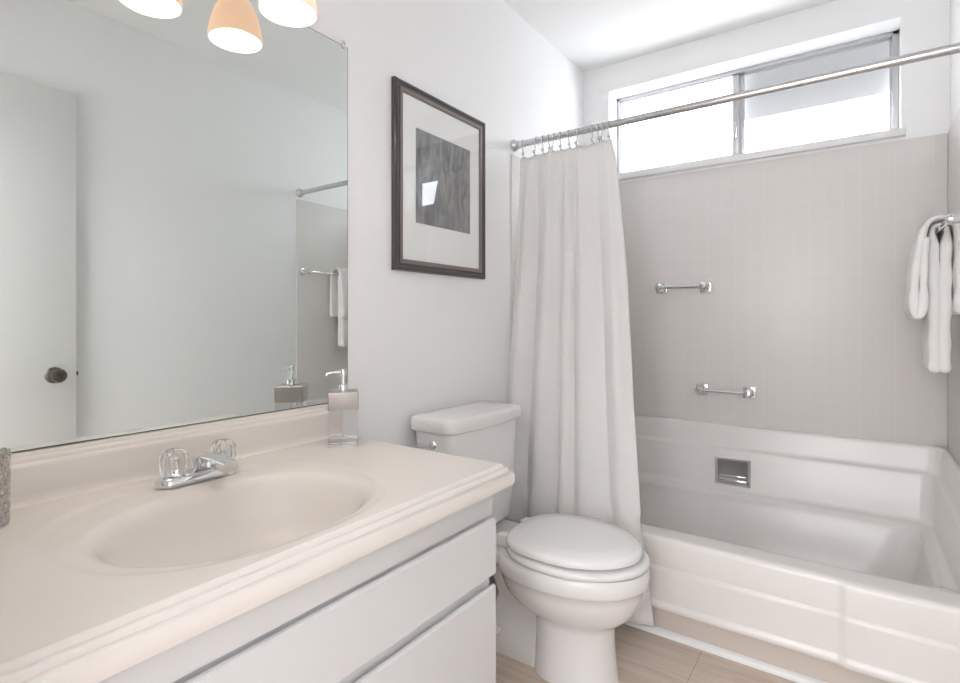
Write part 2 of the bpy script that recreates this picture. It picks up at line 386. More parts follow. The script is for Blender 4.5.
# basin: nested loops from the inner rim down
def basin(ds, yf, zs, zf, r):
    x0, x1, y1 = ds + 0.008, W - ds - 0.008, D - ds - 0.008; pts = []; K = 10
    for cx, cy, a0 in ((x1 - r, y1 - r, 0), (x0 + r, y1 - r, 90), (x0 + r, yf + r, 180), (x1 - r, yf + r, 270)):
        for i in range(K + 1):
            a_ = radians(a0 + 90 * i / K); x = cx + r * cos(a_); y = cy + r * sin(a_)
            pts.append([x, y, 0])
    out = []
    m_ = len(pts)
    for i in range(m_):                  # subdivide the long runs
        p, q = pts[i], pts[(i + 1) % m_]; L_ = sqrt((p[0] - q[0]) ** 2 + (p[1] - q[1]) ** 2); k_ = 12 if (i % 11 == 10) else 1
        for j in range(k_): out.append((mix(p[0], q[0], j / k_), mix(p[1], q[1], j / k_)))
    return [(x, y, mix(zf, zs, sstep(YE - 0.06, YE + 0.16, y))) for x, y in out]
bl = [basin(0.080, 1.925, 0.283, ZR, 0.07), basin(0.083, 1.938, 0.276, ZR + .0005, 0.08), basin(0.088, 1.952, 0.262, ZR - 0.003, 0.09), basin(0.094, 1.964, 0.245, ZR - 0.012, 0.10), basin(0.100, 1.974, 0.225, 0.300, 0.11),
      basin(0.112, 1.985, 0.18, 0.24, 0.12), basin(0.126, 1.998, 0.13, 0.16, 0.13), basin(0.142, 2.012, 0.085, 0.10, 0.14), basin(0.160, 2.03, 0.055, 0.065, 0.15), basin(0.185, 2.055, 0.036, 0.042, 0.15), basin(0.22, 2.09, 0.026, 0.028, 0.15), basin(0.27, 2.14, 0.022, 0.022, 0.13)]
def to_rect(p):
    cx, cy = W / 2, 2.33; dx, dy = p[0] - cx, p[1] - cy; t = 1e9
    if abs(dx) > 1e-6: t = min(t, (W / 2 - 0.0105) / abs(dx))
    if dy > 1e-6: t = min(t, (D - 0.0105 - cy) / dy)
    if dy < -1e-6: t = min(t, (1.92 - cy) / dy)
    return (cx + dx * t, cy + dy * t, p[2])
mb.loft([[to_rect(p) for p in bl[0]]] + bl, False, True)
mb.build('tub_basin', M['tub'], tub, angle=60)
# front rim and apron; the right-hand end stands a little proud of the panel
def push(x): return -0.010 * sstep(1.188, 1.212, x)
ap = [(1.93, ZR), (1.868, ZR + 0.0005), (1.855, ZR - 0.001), (1.848, ZR - 0.006), (1.8445, ZR - 0.016), (1.846, 0.250), (1.8465, 0.240), (1.8405, 0.233), (1.840, 0.225), (1.841, 0.128), (1.8405, 0.121), (1.835, 0.115), (1.833, 0.105), (1.836, 0.098), (1.866, 0.096)]
xs = [0.009] + [0.1 * i for i in range(1, 12)] + [1.17, 1.185, 1.192, 1.198, 1.204, 1.210, 1.22, 1.3, 1.4, 1.515]
mb = MB(); mb.loft([[(x, y + (push(x) if i > 0 else 0), z) for i, (y, z) in enumerate(ap)] for x in xs], False, False, closed=False)
# rim deck under the side ledges
mb.build('apron', M['tub'], tub, angle=40)
M['toe'] = pbr('apron_base_panel', (0.60, 0.54, 0.49), 0.35)
MB().box(0.009, W - 0.009, 1.862, 1.878, 0.0, 0.10).build('base_panel', M['toe'], tub, smooth=False)
# quarter-round at the floor along the apron
mb = MB(); q = [(1.862, 0.0), (1.846, 0.0), (1.846, 0.008), (1.850, 0.015), (1.856, 0.019), (1.862, 0.020)]
mb.loft([[(x, y, z) for y, z in q] for x in (0.010, W - 0.010)])
tq = mb.build('trim_1', M['trim']); tag(tq, 'white quarter-round trim along the floor at the tub', 'trim', kind='structure')

# chrome recessed soap dish in the rear panel of the tub
sd = thing('soap_dish', (0.763, D - 0.056, 0.38), 'chrome recessed soap dish set into the rear panel of the tub', 'soap dish')
y = D - 0.0565; x0, x1, z0, z1 = 0.688, 0.838, 0.318, 0.446
mb = MB(); fr = 0.012
def rectring(i, yy): return [(x0 + i, yy, z0 + i), (x1 - i, yy, z0 + i), (x1 - i, yy, z1 - i), (x0 + i, yy, z1 - i)]
mb.loft([rectring(0, y), rectring(0, y - 0.004), rectring(0.003, y - 0.007), rectring(fr, y - 0.006), rectring(fr + 0.002, y - 0.002)], False, False)
mb.build('rim_frame', M['chrome'], sd, angle=20)
mb = MB(); mb.loft([rectring(fr + .001, y - 0.0035), rectring(fr + 0.014, y - 0.0012)], False, True); mb.build('recess', pbr('dull_chrome', (0.42, 0.43, 0.43), 0.25, 1.0), sd, angle=20)
mb = MB(); mb.box(x0 + 0.016, x1 - 0.016, y - 0.016, y - 0.001, z0 + 0.018, z0 + 0.030, 0.003); mb.box(x0 + 0.02, x1 - 0.02, y - 0.008, y - 0.002, z0 + 0.042, z0 + 0.047, 0.001); mb.build('tray', M['chrome'], sd)

# ------------------------------------------------------------------ grab bars
def grab_bar(xa, xb, z, label):
    yb = D - 0.008 - 0.048
    g = thing('grab_bar', ((xa + xb) / 2, D - 0.008, z), label, 'grab bar', 'chrome grab bars on the tiled wall')
    MB().tube([(xa - 0.008, yb, z), (xb + 0.008, yb, z)], 0.0095, 16).build('bar', M['chrome'], g)
    for x in (xa, xb):
        mb = MB()
        mb.box(x - 0.027, x + 0.027, D - 0.019, D - 0.0082, z - 0.027, z + 0.027, 0.004)
        mb.lathe([(0.024, 0.009), (0.021, 0.014), (0.017, 0.020), (0.015, 0.030), (0.017, 0.040), (0.0195, 0.050), (0.018, 0.062), (0.011, 0.068), (0, 0.069)], (x, D - 0.008, z), (0, -1, 0), 24)
        mb.build('bar_mount', M['chrome'], g)
    return g
g1 = grab_bar(0.430, 0.636, 1.240, 'upper chrome grab bar on the tiled wall, under the window')
dup(g1, (0.190, 0, -0.494), 'lower chrome grab bar on the tiled wall, just above the tub')

# ------------------------------------------------------------------ shower rod
RY, RZ = 2.0, 1.843
rod = thing('shower_rod', (W / 2, RY, RZ), 'long chrome shower rod spanning wall to wall under the ceiling', 'shower rod')
MB().tube([(0.012, RY, RZ), (W - 0.012, RY, RZ)], 0.0138, 20).build('rod', M['nickel'], rod)
for sx, x in ((1, 0.0), (-1, W)):
    MB().lathe([(0.0, 0), (0.026, 0), (0.027, 0.004), (0.024, 0.012), (0.019, 0.020), (0.017, 0.030), (0.0135, 0.032)], (x, RY, RZ), (sx, 0, 0), 28).build('end_flange', M['nickel'], rod)

# ------------------------------------------------------------------ shower curtain
HOOKS = [0.050, 0.118, 0.150, 0.178, 0.203, 0.232, 0.268, 0.312, 0.372, 0.396, 0.418, 0.442]
def lerp_tab(tab, t):
    for (a0, v0), (a1, v1) in zip(tab, tab[1:]):
        if t <= a1: return mix(v0, v1, (t - a0) / (a1 - a0))
    return tab[-1][1]
NU, NV = 260, 90
ZTOP = RZ - 0.055
vs, uv = [], []
def curtain_pt(u, v):
    # v: 0 top .. 1 bottom ; u: 0 wall .. 1 free edge
    z = mix(ZTOP, 0.045, v)
    xr_top = 0.45; xr = lerp_tab([(0, 0.450), (0.04, 0.468), (0.30, 0.520), (0.58, 0.566), (0.82, 0.618), (1, 0.668)], v)
    xl = mix(0.035, 0.022, v)
    yc = lerp_tab([(0, 2.0), (0.25, 1.962), (0.55, 1.895), (0.82, 1.815), (1, 1.795)], v)
    # uneven fold phase
    ph = u + 0.030 * sin(2 * pi * u * 1.7 + 0.6) + 0.018 * sin(2 * pi * u * 3.1 + 2.0)
    amp = mix(0.011, 0.023, sstep(0, 0.5, v)) * (0.72 + 0.28 * sin(5 * u + 1.0))
    a_ = 2 * pi * 5.3 * ph + 0.35 * sin(3.0 * v + 2 * u)
    sharp = sin(a_) + 0.30 * sin(2 * a_ + 0.7 + v) * (1 - 0.4 * v) + 0.22 * sin(2 * pi * 13.7 * ph + 1.2) * (1 - v)
    y = yc + amp * sharp * (0.55 + 0.45 * sstep(0.0, 0.06, v))
    y = min(y, 1.828 - 0.004 if z < 0.40 else 9)  # rests against the tub rim
    x = mix(xl, xr, u) + 0.010 * sin(a_ + 1.2) * sstep(0, .3, v)
    x = max(x, 0.012)
    # droop between the hooks at the top
    if v < 0.08:
        d = min(abs(mix(xl, xr_top, u) - h) for h in HOOKS)
        z -= min(d, 0.03) * 0.45 * (1 - v / 0.08)
    z += 0.006 * sin(7 * u + 2) * sstep(0.9, 1, v)
    return x, y, z
for j in range(NV + 1):
    for i in range(NU + 1):
        u, v = i / NU, j / NV; vs.append(curtain_pt(u, v)); uv.append((u * 1.8, v * 1.8))
fs = [(j * (NU + 1) + i, j * (NU + 1) + i + 1, (j + 1) * (NU + 1) + i + 1, (j + 1) * (NU + 1) + i) for j in range(NV) for i in range(NU)]
mb = MB(); mb.add(vs, fs); mb.uv = uv
cur = mb.build('shower_curtain', M['curtain'], None, angle=180, fix=False)
cur.modifiers.new('thickness', 'SOLIDIFY').thickness = 0.0012
tag(cur, 'white waffle-weave shower curtain gathered at the left of the tub', 'shower curtain')
# hem along the free edge and foot
# ------------------------------------------------------------------ curtain hooks
hk_labels = ['nearest the left wall', 'second from the left wall', 'third from the left wall', 'fourth from the left wall', 'fifth from the left wall', 'sixth from the left wall',
             'sixth from the free end of the curtain', 'fifth from the free end of the curtain', 'fourth from the free end of the curtain', 'third from the free end of the curtain', 'second from the free end of the curtain', 'at the free end of the curtain']
def make_hook(x, lean):
    h = thing('curtain_hook', (x, RY, RZ), '', 'curtain hook', 'curtain hooks along the shower rod')
    pts = []
    for i in range(15):
        a_ = radians(-50 + 280 * i / 14); pts.append((x + lean * 0.0, RY + 0.0172 * cos(a_), RZ + 0.0172 * sin(a_)))
    tail = [(x + lean * 0.3, RY - 0.012, RZ - 0.022), (x + lean * 0.7, RY - 0.010, RZ - 0.040), (x + lean, RY - 0.012, RZ - 0.056), (x + lean, RY - 0.004, RZ - 0.064), (x + lean, RY + 0.006, RZ - 0.058)]
    MB().tube(pts[::1] + tail, 0.0020, 8).build('hook_wire', M['nickel'], h)
    MB().sphere((x + lean, RY - 0.016, RZ - 0.050), 0.0070, 14).build('hook_bead', M['nickel'], h)
    return h
hp = [make_hook(HOOKS[0], 0.008), make_hook(HOOKS[1], -0.006), make_hook(HOOKS[2], 0.004)]
for i, h_ in enumerate(hp): h_['label'] = 'wire curtain hook on the shower rod, ' + hk_labels[i]
for i in range(3, 12):
    src = hp[i % 3]; dup(src, (HOOKS[i] - HOOKS[i % 3], 0, 0), 'wire curtain hook on the shower rod, ' + hk_labels[i])

# ------------------------------------------------------------------ towel bar and towels
BX, BZ = W - 0.075, 1.367
tb = thing('towel_bar', (BX, 2.3, BZ), 'chrome towel bar on the right wall above the tub', 'towel bar')
MB().tube([(BX, 2.01, BZ), (BX, 2.625, BZ)], 0.0085, 16).build('bar', M['chrome'], tb)
for yy in (2.015, 2.62):
    mb = MB(); mb.box(W - 0.018, W - 0.0082, yy - 0.023, yy + 0.023, BZ - 0.023, BZ + 0.023, 0.004)
    mb.lathe([(0.018, 0), (0.0125, 0.010), (0.0115, 0.035), (0.0145, 0.048), (0.016, 0.060), (0.012, 0.070), (0, 0.072)], (W - 0.014, yy, BZ), (-1, 0, 0), 20)
    mb.build('bar_mount', M['chrome'], tb)

def smooth_line(pts, n):
    P = [Vector(p) for p in pts]
    def cr(p0, p1, p2, p3, t):
        return 0.5 * ((2 * p1) + (p2 - p0) * t + (2 * p0 - 5 * p1 + 4 * p2 - p3) * t * t + (3 * p1 - p0 - 3 * p2 + p3) * t ** 3)
    out = []
    for i in range(len(P) - 1):
        p0, p1, p2, p3 = P[max(i - 1, 0)], P[i], P[i + 1], P[min(i + 2, len(P) - 1)]
        for j in range(n): out.append(cr(p0, p1, p2, p3, j / n))
    out.append(P[-1]); return out
def draped(center, ht, y0, y1, seed, rag=0.004, ny=26):
    """thick cloth swept along y; centre line in (x, z); returns rings along y"""
    rnd = random.Random(seed); C_ = smooth_line(center, 8); m_ = len(C_); rings = []
    def prof(sc, yy):
        Lf, Rt = [], []
        for i, p in enumerate(C_):
            d = (C_[min(i + 1, m_ - 1)] - C_[max(i - 1, 0)]).normalized(); nrm = Vector((-d.y, d.x))
            hts = ht * mix(1, 0.58, sstep(1.30, 1.375, p.y)); wob = 0.0018 * sin(60 * p.y + 31 * yy + seed) + 0.0012 * sin(110 * yy + 20 * p.y)
            hh = (hts + wob) * sc
            Lf.append(p + nrm * hh); Rt.append(p - nrm * hh)
        def endcap(p, a_, b_, out):                # rounded end
            mid = (a_ + b_) / 2; r = (a_ - b_) / 2
            return [mid + r * cos(t) + out * (r.length * sin(t)) for t in (pi * .25, pi * .5, pi * .75)]
        dE = (C_[-1] - C_[-2]).normalized(); dS = (C_[0] - C_[1]).normalized()
        loop = Lf + endcap(C_[-1], Lf[-1], Rt[-1], dE) + Rt[::-1] + endcap(C_[0], Rt[0], Lf[0], dS)
        return [(q_.x, yy, q_.y) for q_ in loop]
    r = ht
    for j in range(5):                              # rounded near edge
        t = pi / 2 * j / 4; rings.append(prof(max(0.12, sin(t)), y0 + r * 0.7 * (1 - cos(pi / 2 - t)) - 0 + 0))
    ys = [y0 + r * 0.7 * (1 - cos(pi / 2 - pi / 2 * j / 4)) for j in range(5)]
    rings = []
    for j in range(5):
        t = pi / 2 * j / 4; rings.append(prof(max(0.10, sin(t)), y0 + r * 0.8 * (1 - cos(t))))
    yA = y0 + r * 0.8; yB = y1 - r * 0.8
    for j in range(1, ny): rings.append(prof(1, mix(yA, yB, j / ny)))
    for j in range(5):
        t = pi / 2 * (1 - j / 4); rings.append(prof(max(0.10, sin(t)), y1 - r * 0.8 * (1 - cos(t))))
    return rings
# long towel folded over the bar
cl = [(BX + 0.0125, 0.925), (BX + 0.0125, 1.05), (BX + 0.0135, 1.22), (BX + 0.0170, 1.325), (BX + 0.0178, 1.366), (BX + 0.0115, 1.382), (BX, 1.3855), (BX - 0.0115, 1.382), (BX - 0.0178, 1.366), (BX - 0.0170, 1.325), (BX - 0.0135, 1.22), (BX - 0.0125, 1.05), (BX - 0.0125, 0.925)]
mb = MB(); mb.loft(draped(cl, 0.0165, 2.245, 2.465, 3)); t1 = mb.build('bath_towel', M['towel'], None, angle=180)
tag(t1, 'long white bath towel hanging lowest, underneath the thicker folded one', 'towel')
co = [(BX + 0.044, 1.11), (BX + 0.0445, 1.20), (BX + 0.045, 1.32), (BX + 0.0365, 1.375), (BX + 0.022, 1.3985), (BX, 1.404), (BX - 0.022, 1.3985), (BX - 0.038, 1.375), (BX - 0.053, 1.31), (BX - 0.0645, 1.20), (BX - 0.067, 1.125), (BX - 0.0605, 1.096), (BX - 0.049, 1.099), (BX - 0.0440, 1.125), (BX - 0.0430, 1.20), (BX - 0.0415, 1.28), (BX - 0.0370, 1.335)]
mb = MB(); mb.loft(draped(co, 0.0118, 2.205, 2.460, 9)); t2 = mb.build('hand_towel', M['towel'], None, angle=180)
tag(t2, 'thick white towel folded over the top of the longer one', 'towel')

# ------------------------------------------------------------------ vanity
VY0, VY1 = 0.102, 1.022
van = thing('vanity_cabinet', (0.28, 0.56, 0), 'white vanity cabinet with wide flat drawers under the marble top', 'cabinet')
MB().box(0.002, 0.542, VY1 - 0.018, VY1, 0.09, 0.6945, 0.001).box(0.002, 0.542, VY0, VY0 + 0.018, 0.09, 0.6945, 0.001).box(0.002, 0.014, VY0 + .018, VY1 - .018, 0.09, 0.6945).box(0.014, 0.542, VY0 + .018, VY1 - .018, 0.09, 0.108).box(0.526, 0.542, VY0 + .018, VY1 - .018, 0.108, 0.6945).box(0.002, 0.48, VY0, VY1 - 0.01, 0.0, 0.09).build('carcass', M['cabinet'], van)
def drawer(z0, z1):
    # slab front with a bevelled finger lip along its top edge
    mb = MB(); pr = [(0.5422, z0), (0.556, z0), (0.560, z0 + 0.004), (0.560, z1 - 0.006), (0.557, z1 - 0.001), (0.552, z1), (0.5422, z1 - 0.012)]
    mb.loft([[(x, yy, z) for x, z in pr] for yy in (VY0 + 0.002, VY1 - 0.001)]); mb.build('drawer_front', M['cabinet'], van, angle=25)
drawer(0.497, 0.628); drawer(0.100, 0.475)
MB().box(0.5422, 0.550, VY0 + .002, VY1 - 0.001, 0.6335, 0.6875, 0.002).build('top_rail', M['cabinet'], van)

ct = thing('sink_countertop', (0.28, 0.56, 0.70), 'cream cultured marble vanity top with molded oval sink', 'countertop')
CZ = 0.749; CX0, CX1, CY0, CY1 = 0.002, 0.566, 0.102, 1.033
# polar top: rectangle outline inwards to the bowl
SX, SY = 0.315, 0.535
angs = [2 * pi * i / 160 for i in range(160)]
for px_, py_ in ((CX1, CY1), (CX0, CY1), (CX0, CY0), (CX1, CY0)): angs.append(math.atan2(py_ - SY, px_ - SX) % (2 * pi))
angs = sorted(set(round(a_, 6) for a_ in angs))
def rect_pt(a_):
    c, s_ = cos(a_), sin(a_); t = 1e9
    if c > 1e-9: t = min(t, (CX1 - SX) / c)
    if c < -1e-9: t = min(t, (CX0 - SX) / c)
    if s_ > 1e-9: t = min(t, (CY1 - SY) / s_)
    if s_ < -1e-9: t = min(t, (CY0 - SY) / s_)
    return (SX + c * t, SY + s_ * t)
def sup(a_, cx, cy, ax, ay, n_):
    c, s_ = cos(a_), sin(a_); r = (abs(c / ax) ** n_ + abs(s_ / ay) ** n_) ** (-1 / n_); return (cx + r * c, cy + r * s_)
def ring(f, z): return [(*f(a_), z) for a_ in angs]
rings = [ring(rect_pt, CZ),
         ring(lambda a_: sup(a_, SX, SY, 0.238, 0.282, 2.4), CZ), ring(lambda a_: sup(a_, SX, SY, 0.234, 0.277, 2.4), CZ - 0.0005), ring(lambda a_: sup(a_, SX, SY, 0.225, 0.267, 2.4), CZ - 0.0032),
         ring(lambda a_: sup(a_, SX, SY, 0.216, 0.258, 2.4), CZ - 0.0043)]
IN = lambda k_, n_=2.0, dx=0.0: (lambda a_: sup(a_, 0.345 + dx, 0.543, 0.180 * k_, 0.238 * k_, n_))
for k_, z in ((1.06, -0.0052), (1.03, -0.0066), (1.0, -0.0090), (0.97, -0.0128), (0.945, -0.0185), (0.92, -0.027), (0.895, -0.040), (0.86, -0.058), (0.81, -0.080), (0.74, -0.100), (0.64, -0.116), (0.50, -0.127), (0.30, -0.133), (0.10, -0.135)):
    rings.append(ring(IN(k_, 2.1, -0.015 * (1 - k_)), CZ + z))
mb = MB(); mb.loft(rings, False, True)
# stepped ogee edge along the front and the right end
ed = [(0.0, 0.0), (0.0025, -0.0012), (0.0042, -0.0042), (0.0052, -0.0082), (0.0100, -0.0086), (0.0124, -0.0098), (0.0142, -0.0130), (0.0152, -0.0170), (0.0200, -0.0174), (0.0232, -0.0188), (0.0255, -0.0225), (0.0265, -0.0300), (0.0258, -0.0410), (0.0225, -0.0485), (0.014, -0.0525), (-0.02, -0.0525)]
rr = []
for yy in (CY0,): rr.append([(CX1 + o, yy, CZ + dz) for o, dz in ed])
rr.append([(CX1 + o, CY1 + o * 0.72, CZ + dz) for o, dz in ed])
rr.append([(0.002, CY1 + o * 0.72, CZ + dz) for o, dz in ed])
mb.loft(rr, False, False, closed=False)
mb.add([(CX0, CY0, CZ - .0525), (CX1, CY0, CZ - .0525), (CX1, CY1, CZ - .0525), (CX0, CY1, CZ - .0525), (CX0, CY0, CZ), (CX1, CY0, CZ)], [(0, 1, 5, 4)])
mb.build('counter_slab', M['marble'], ct, angle=40)
# backsplash with a stepped top
bs = [(0.002, CZ - 0.001), (0.030, CZ - 0.0005), (0.0255, CZ + 0.003), (0.023, CZ + 0.009), (0.022, CZ + 0.020), (0.022, CZ + 0.066), (0.0205, CZ + 0.071), (0.0165, CZ + 0.074), (0.0155, CZ + 0.079), (0.0145, CZ + 0.0815), (0.0110, CZ + 0.084), (0.0102, CZ + 0.089), (0.0085, CZ + 0.092), (0.002, CZ + 0.0925)]
mb = MB(); mb.loft([[(x, yy, z) for x, z in bs] for yy in (CY0 + .001, CY1)]); mb.build('backsplash', M['marble'], ct, angle=40)
MB().lathe([(0, -0.004), (0.021, -0.004), (0.0225, 0.0), (0.021, 0.002), (0.016, 0.0015), (0.013, -0.001), (0.0, -0.001)], (0.331, 0.543, CZ - 0.134), (0, 0, 1), 24).build('drain', M['chrome'], ct)

# faucet
FX, FY, FZ = 0.104, 0.578, CZ - 0.0010
fa = thing('faucet', (FX, FY, FZ), 'chrome two-handle faucet with clear knobs behind the sink', 'faucet')
mb = MB()
def stad(hx, hy, z, r): return rrect(FX - hx, FX + hx, FY - hy, FY + hy, r, z)
mb.loft([stad(0.027, 0.083, FZ, 0.022), stad(0.0275, 0.0835, FZ + 0.004, 0.022), stad(0.026, 0.082, FZ + 0.010, 0.021), stad(0.022, 0.078, FZ + 0.015, 0.018), stad(0.018, 0.074, FZ + 0.017, 0.016)])
for s_ in (-1, 1): mb.lathe([(0.019, 0.012), (0.018, 0.017), (0.012, 0.018), (0, 0.018)], (FX, FY + s_ * 0.052, FZ), (0, 0, 1), 20)
mb.build('base_plate', M['chrome'], fa)
sp = [(FX - 0.022, 0.016, 0.026, 0.000), (FX - 0.014, 0.019, 0.040, 0.004), (FX, 0.020, 0.049, 0.008), (FX + 0.025, 0.020, 0.056, 0.024), (FX + 0.055, 0.018, 0.058, 0.034), (FX + 0.090, 0.017, 0.058, 0.036), (FX + 0.118, 0.0165, 0.056, 0.033), (FX + 0.126, 0.0155, 0.054, 0.033)]
mb = MB(); rings = []
for x, hw, zt_, zb_ in sp:
    z0_, z1_ = FZ + zb_, FZ + zt_; c = min(0.006, hw * .4)
    rings.append([(x, FY - hw, z0_ + c * .3), (x, FY - hw * .8, z0_), (x, FY + hw * .8, z0_), (x, FY + hw, z0_ + c * .3), (x, FY + hw, z1_ - c), (x, FY + hw * .7, z1_ - c * .25), (x, FY, z1_), (x, FY - hw * .7, z1_ - c * .25), (x, FY - hw, z1_ - c)])
mb.loft(rings); mb.lathe([(0.010, 0), (0.010, 0.010), (0, 0.010)], (FX + 0.112, FY, FZ + 0.036), (0, 0, -1), 18); mb.build('spout', M['chrome'], fa)
def knob(yk):
    mb = MB(); prof_ = [(0.0190, 0.0185), (0.0235, 0.022), (0.0255, 0.032), (0.0265, 0.048), (0.0260, 0.058), (0.022, 0.0655), (0.013, 0.070), (0.004, 0.071)]
    n_ = 64; rings = []
    for r, h in prof_:
        rings.append([(FX + r * (1 - 0.13 * (0.5 + 0.5 * cos(10 * 2 * pi * j / n_))) * cos(2 * pi * j / n_), yk + r * (1 - 0.13 * (0.5 + 0.5 * cos(10 * 2 * pi * j / n_))) * sin(2 * pi * j / n_), FZ + h) for j in range(n_)])
    mb.loft(rings); o = mb.build('knob', M['acrylic'], fa, angle=50)
    MB().lathe([(0.007, 0.0182), (0.007, 0.050), (0.004, 0.054), (0, 0.054)], (FX, yk, FZ), (0, 0, 1), 16).build('knob_stem', M['chrome'], o)
    return o
for s_ in (-1, 1): knob(FY + s_ * 0.052)['label'] = 'clear faceted knob'

# soap dispenser, turned towards the doorway
SPX, SPY = 0.118, 0.952
soap = thing('soap_dispenser', (SPX, SPY, CZ), 'square clear glass soap dispenser with brushed metal collar and pump', 'soap dispenser')
ROT = math.atan2(-0.93, 1.12)
def rot(p, z): return (SPX + p[0] * cos(ROT) - p[1] * sin(ROT), SPY + p[0] * sin(ROT) + p[1] * cos(ROT), z)
def sq(h, r, z): return [rot((p[0], p[1]), z) for p in rrect(-h, h, -h, h, r, 0, 3)]
hh = 0.0375
mb = MB(); mb.loft([sq(hh, .004, CZ + 0.0145), sq(hh, .004, CZ + 0.0955)], False, False)
mb.build('glass_bottle', M['bottle'], soap)
mb = MB(); mb.loft([sq(hh - .002, .003, CZ + .0005), sq(hh, .004, CZ + .0025), sq(hh, .004, CZ + 0.0125), sq(hh - .0015, .003, CZ + 0.0143)]); mb.build('bottle_base', M['glass'], soap)
mb = MB(); mb.loft([sq(hh + .0006, .003, CZ + 0.0962), sq(hh + .0012, .003, CZ + 0.098), sq(hh + .0012, .003, CZ + 0.140), sq(hh - .0005, .003, CZ + 0.142)]); mb.build('metal_collar', M['steel'], soap)
mb = MB(); mb.lathe([(0.0135, 0.142), (0.0135, 0.158), (0.012, 0.160), (0.0055, 0.161), (0.0055, 0.183), (0.0085, 0.184), (0.0085, 0.197), (0.007, 0.199), (0, 0.199)], (SPX, SPY, CZ), (0, 0, 1), 20)
d_ = Vector((-0.50, -0.87, 0)).normalized()
mb.tube([(SPX, SPY, CZ + .191), tuple(Vector((SPX, SPY, CZ + .192)) + d_ * 0.028), tuple(Vector((SPX, SPY, CZ + .190)) + d_ * 0.042), tuple(Vector((SPX, SPY, CZ + .184)) + d_ * 0.045)], [0.0048, 0.004, 0.0034, 0.003], 10)
mb.build('pump', M['chrome'], soap)
MB().tube([(SPX, SPY, CZ + .020), (SPX, SPY, CZ + .1)], 0.0022, 8).build('dip_tube', pbr('tube_plastic', (0.8, 0.8, 0.8), 0.4), soap)

# etched tumbler at the left end
TXc, TYc = 0.099, 0.235
tg = MB(); tg.lathe([(0.0, 0.0005), (0.034, 0.0005), (0.0355, 0.003), (0.0362, 0.118), (0.0355, 0.120), (0.0345, 0.118), (0.0335, 0.010), (0.0, 0.008)], (TXc, TYc, CZ), (0, 0, 1), 40)
tgo = tg.build('glass_tumbler', M['etched']); tag(tgo, 'etched clear glass tumbler at the left end of the counter', 'glass')

# ------------------------------------------------------------------ mirror
mi = thing('wall_mirror', (0.003, 0.58, 1.36), 'large frameless wall mirror above the backsplash', 'mirror')
my1 = 1.0647; mz0, mz1 = CZ + 0.0935, 1.8845
MB().box(0.0003, 0.0052, NEAR + .002, my1, mz0, mz1).build('mirror_backing', M['mirror_edge'], mi, smooth=False)
MB().add([(0.0054, NEAR + .004, mz0 + .002), (0.0054, my1 - .0016, mz0 + .002), (0.0054, my1 - .0016, mz1 - .0016), (0.0054, NEAR + .004, mz1 - .0016)], [(0, 1, 2, 3)]).build('mirror_glass', M['mirror'], mi, smooth=False)
for yy in (1.048, 0.25):
    MB().box(0.0005, 0.009, yy - 0.006, yy + 0.006, mz1 - 0.008, mz1 + 0.014, 0.002).lathe([(0.004, 0), (0.003, 0.003), (0, 0.0035)], (0.009, yy, mz1 + 0.008), (1, 0, 0), 12).build('mirror_clip', M['chrome'], mi)

# ------------------------------------------------------------------ vanity light above the mirror
vl = thing('vanity_light', (0.06, 0.58, 1.98), 'three-shade vanity light on the wall above the mirror', 'lamp')
MB().box(0.0005, 0.022, 0.34, 0.80, 1.955, 2.035, 0.006).build('back_plate', M['nickel'], vl)
LX, LZ = 0.12, 1.819
for i, yy in enumerate((0.362, 0.572, 0.782)):
    MB().tube([(0.02, yy, 1.995), (0.07, yy, 2.008), (0.105, yy, 2.004), (LX, yy, 1.985), (LX, yy, 1.965)], 0.007, 12).lathe([(0.0, 0), (0.020, 0), (0.021, 0.006), (0.021, 0.035), (0.014, 0.042)], (LX, yy, 1.942), (0, 0, 1), 24).build('arm', M['nickel'], vl)
    mb = MB()
    pout = [(0.022, 0.116), (0.034, 0.109), (0.045, 0.092), (0.055, 0.066), (0.0625, 0.038), (0.067, 0.012), (0.067, 0.0)]
    mb.lathe(pout, (LX, yy, LZ), (0, 0, 1), 40, cap0=False, cap1=False); mb.cur = 1
    mb.lathe([(0.067, 0.0), (0.0635, 0.0), (0.0635, 0.012), (0.0590, 0.038), (0.0515, 0.066), (0.0415, 0.089), (0.031, 0.104), (0.018, 0.110)], (LX, yy, LZ), (0, 0, 1), 40, cap0=False, cap1=True)
    sh = mb.build('lamp_shade', [M['lamp_out'], M['lamp_in']], vl)
    MB().sphere((LX, yy, LZ + 0.055), 0.026, 20, (1, 1, 1.2)).lathe([(0.013, 0), (0.013, 0.03)], (LX, yy, LZ + 0.08)).build('bulb', M['bulb'], vl)

# ------------------------------------------------------------------ framed picture
PY0, PY1, PZ0, PZ1 = 1.2500, 1.762, 1.2425, 1.8690
pf = thing('framed_picture', (0.01, (PY0 + PY1) / 2, PZ0), 'dark framed monochrome print in a wide white mat', 'picture')
def prect(i, x): return [(x, PY0 + i, PZ0 + i), (x, PY1 - i, PZ0 + i), (x, PY1 - i, PZ1 - i), (x, PY0 + i, PZ1 - i)]
mb = MB(); mb.loft([prect(0, 0.0005), prect(0, 0.013), prect(0.003, 0.018), prect(0.010, 0.020), prect(0.017, 0.016), prect(0.024, 0.016)], False, False); mb.build('frame', M['frame'], pf, angle=20)
mb = MB(); mb.loft([prect(0.024, 0.0155), prect(0.025, 0.0185), prect(0.034, 0.0185), prect(0.038, 0.016), prect(0.038, 0.009)], False, False); mb.build('frame_lip', M['frame_lip'], pf, angle=20)
AY0, AY1, AZ0, AZ1 = 1.3555, 1.669, 1.410, 1.7355
mb = MB(); o_ = prect(0.037, 0.0105)
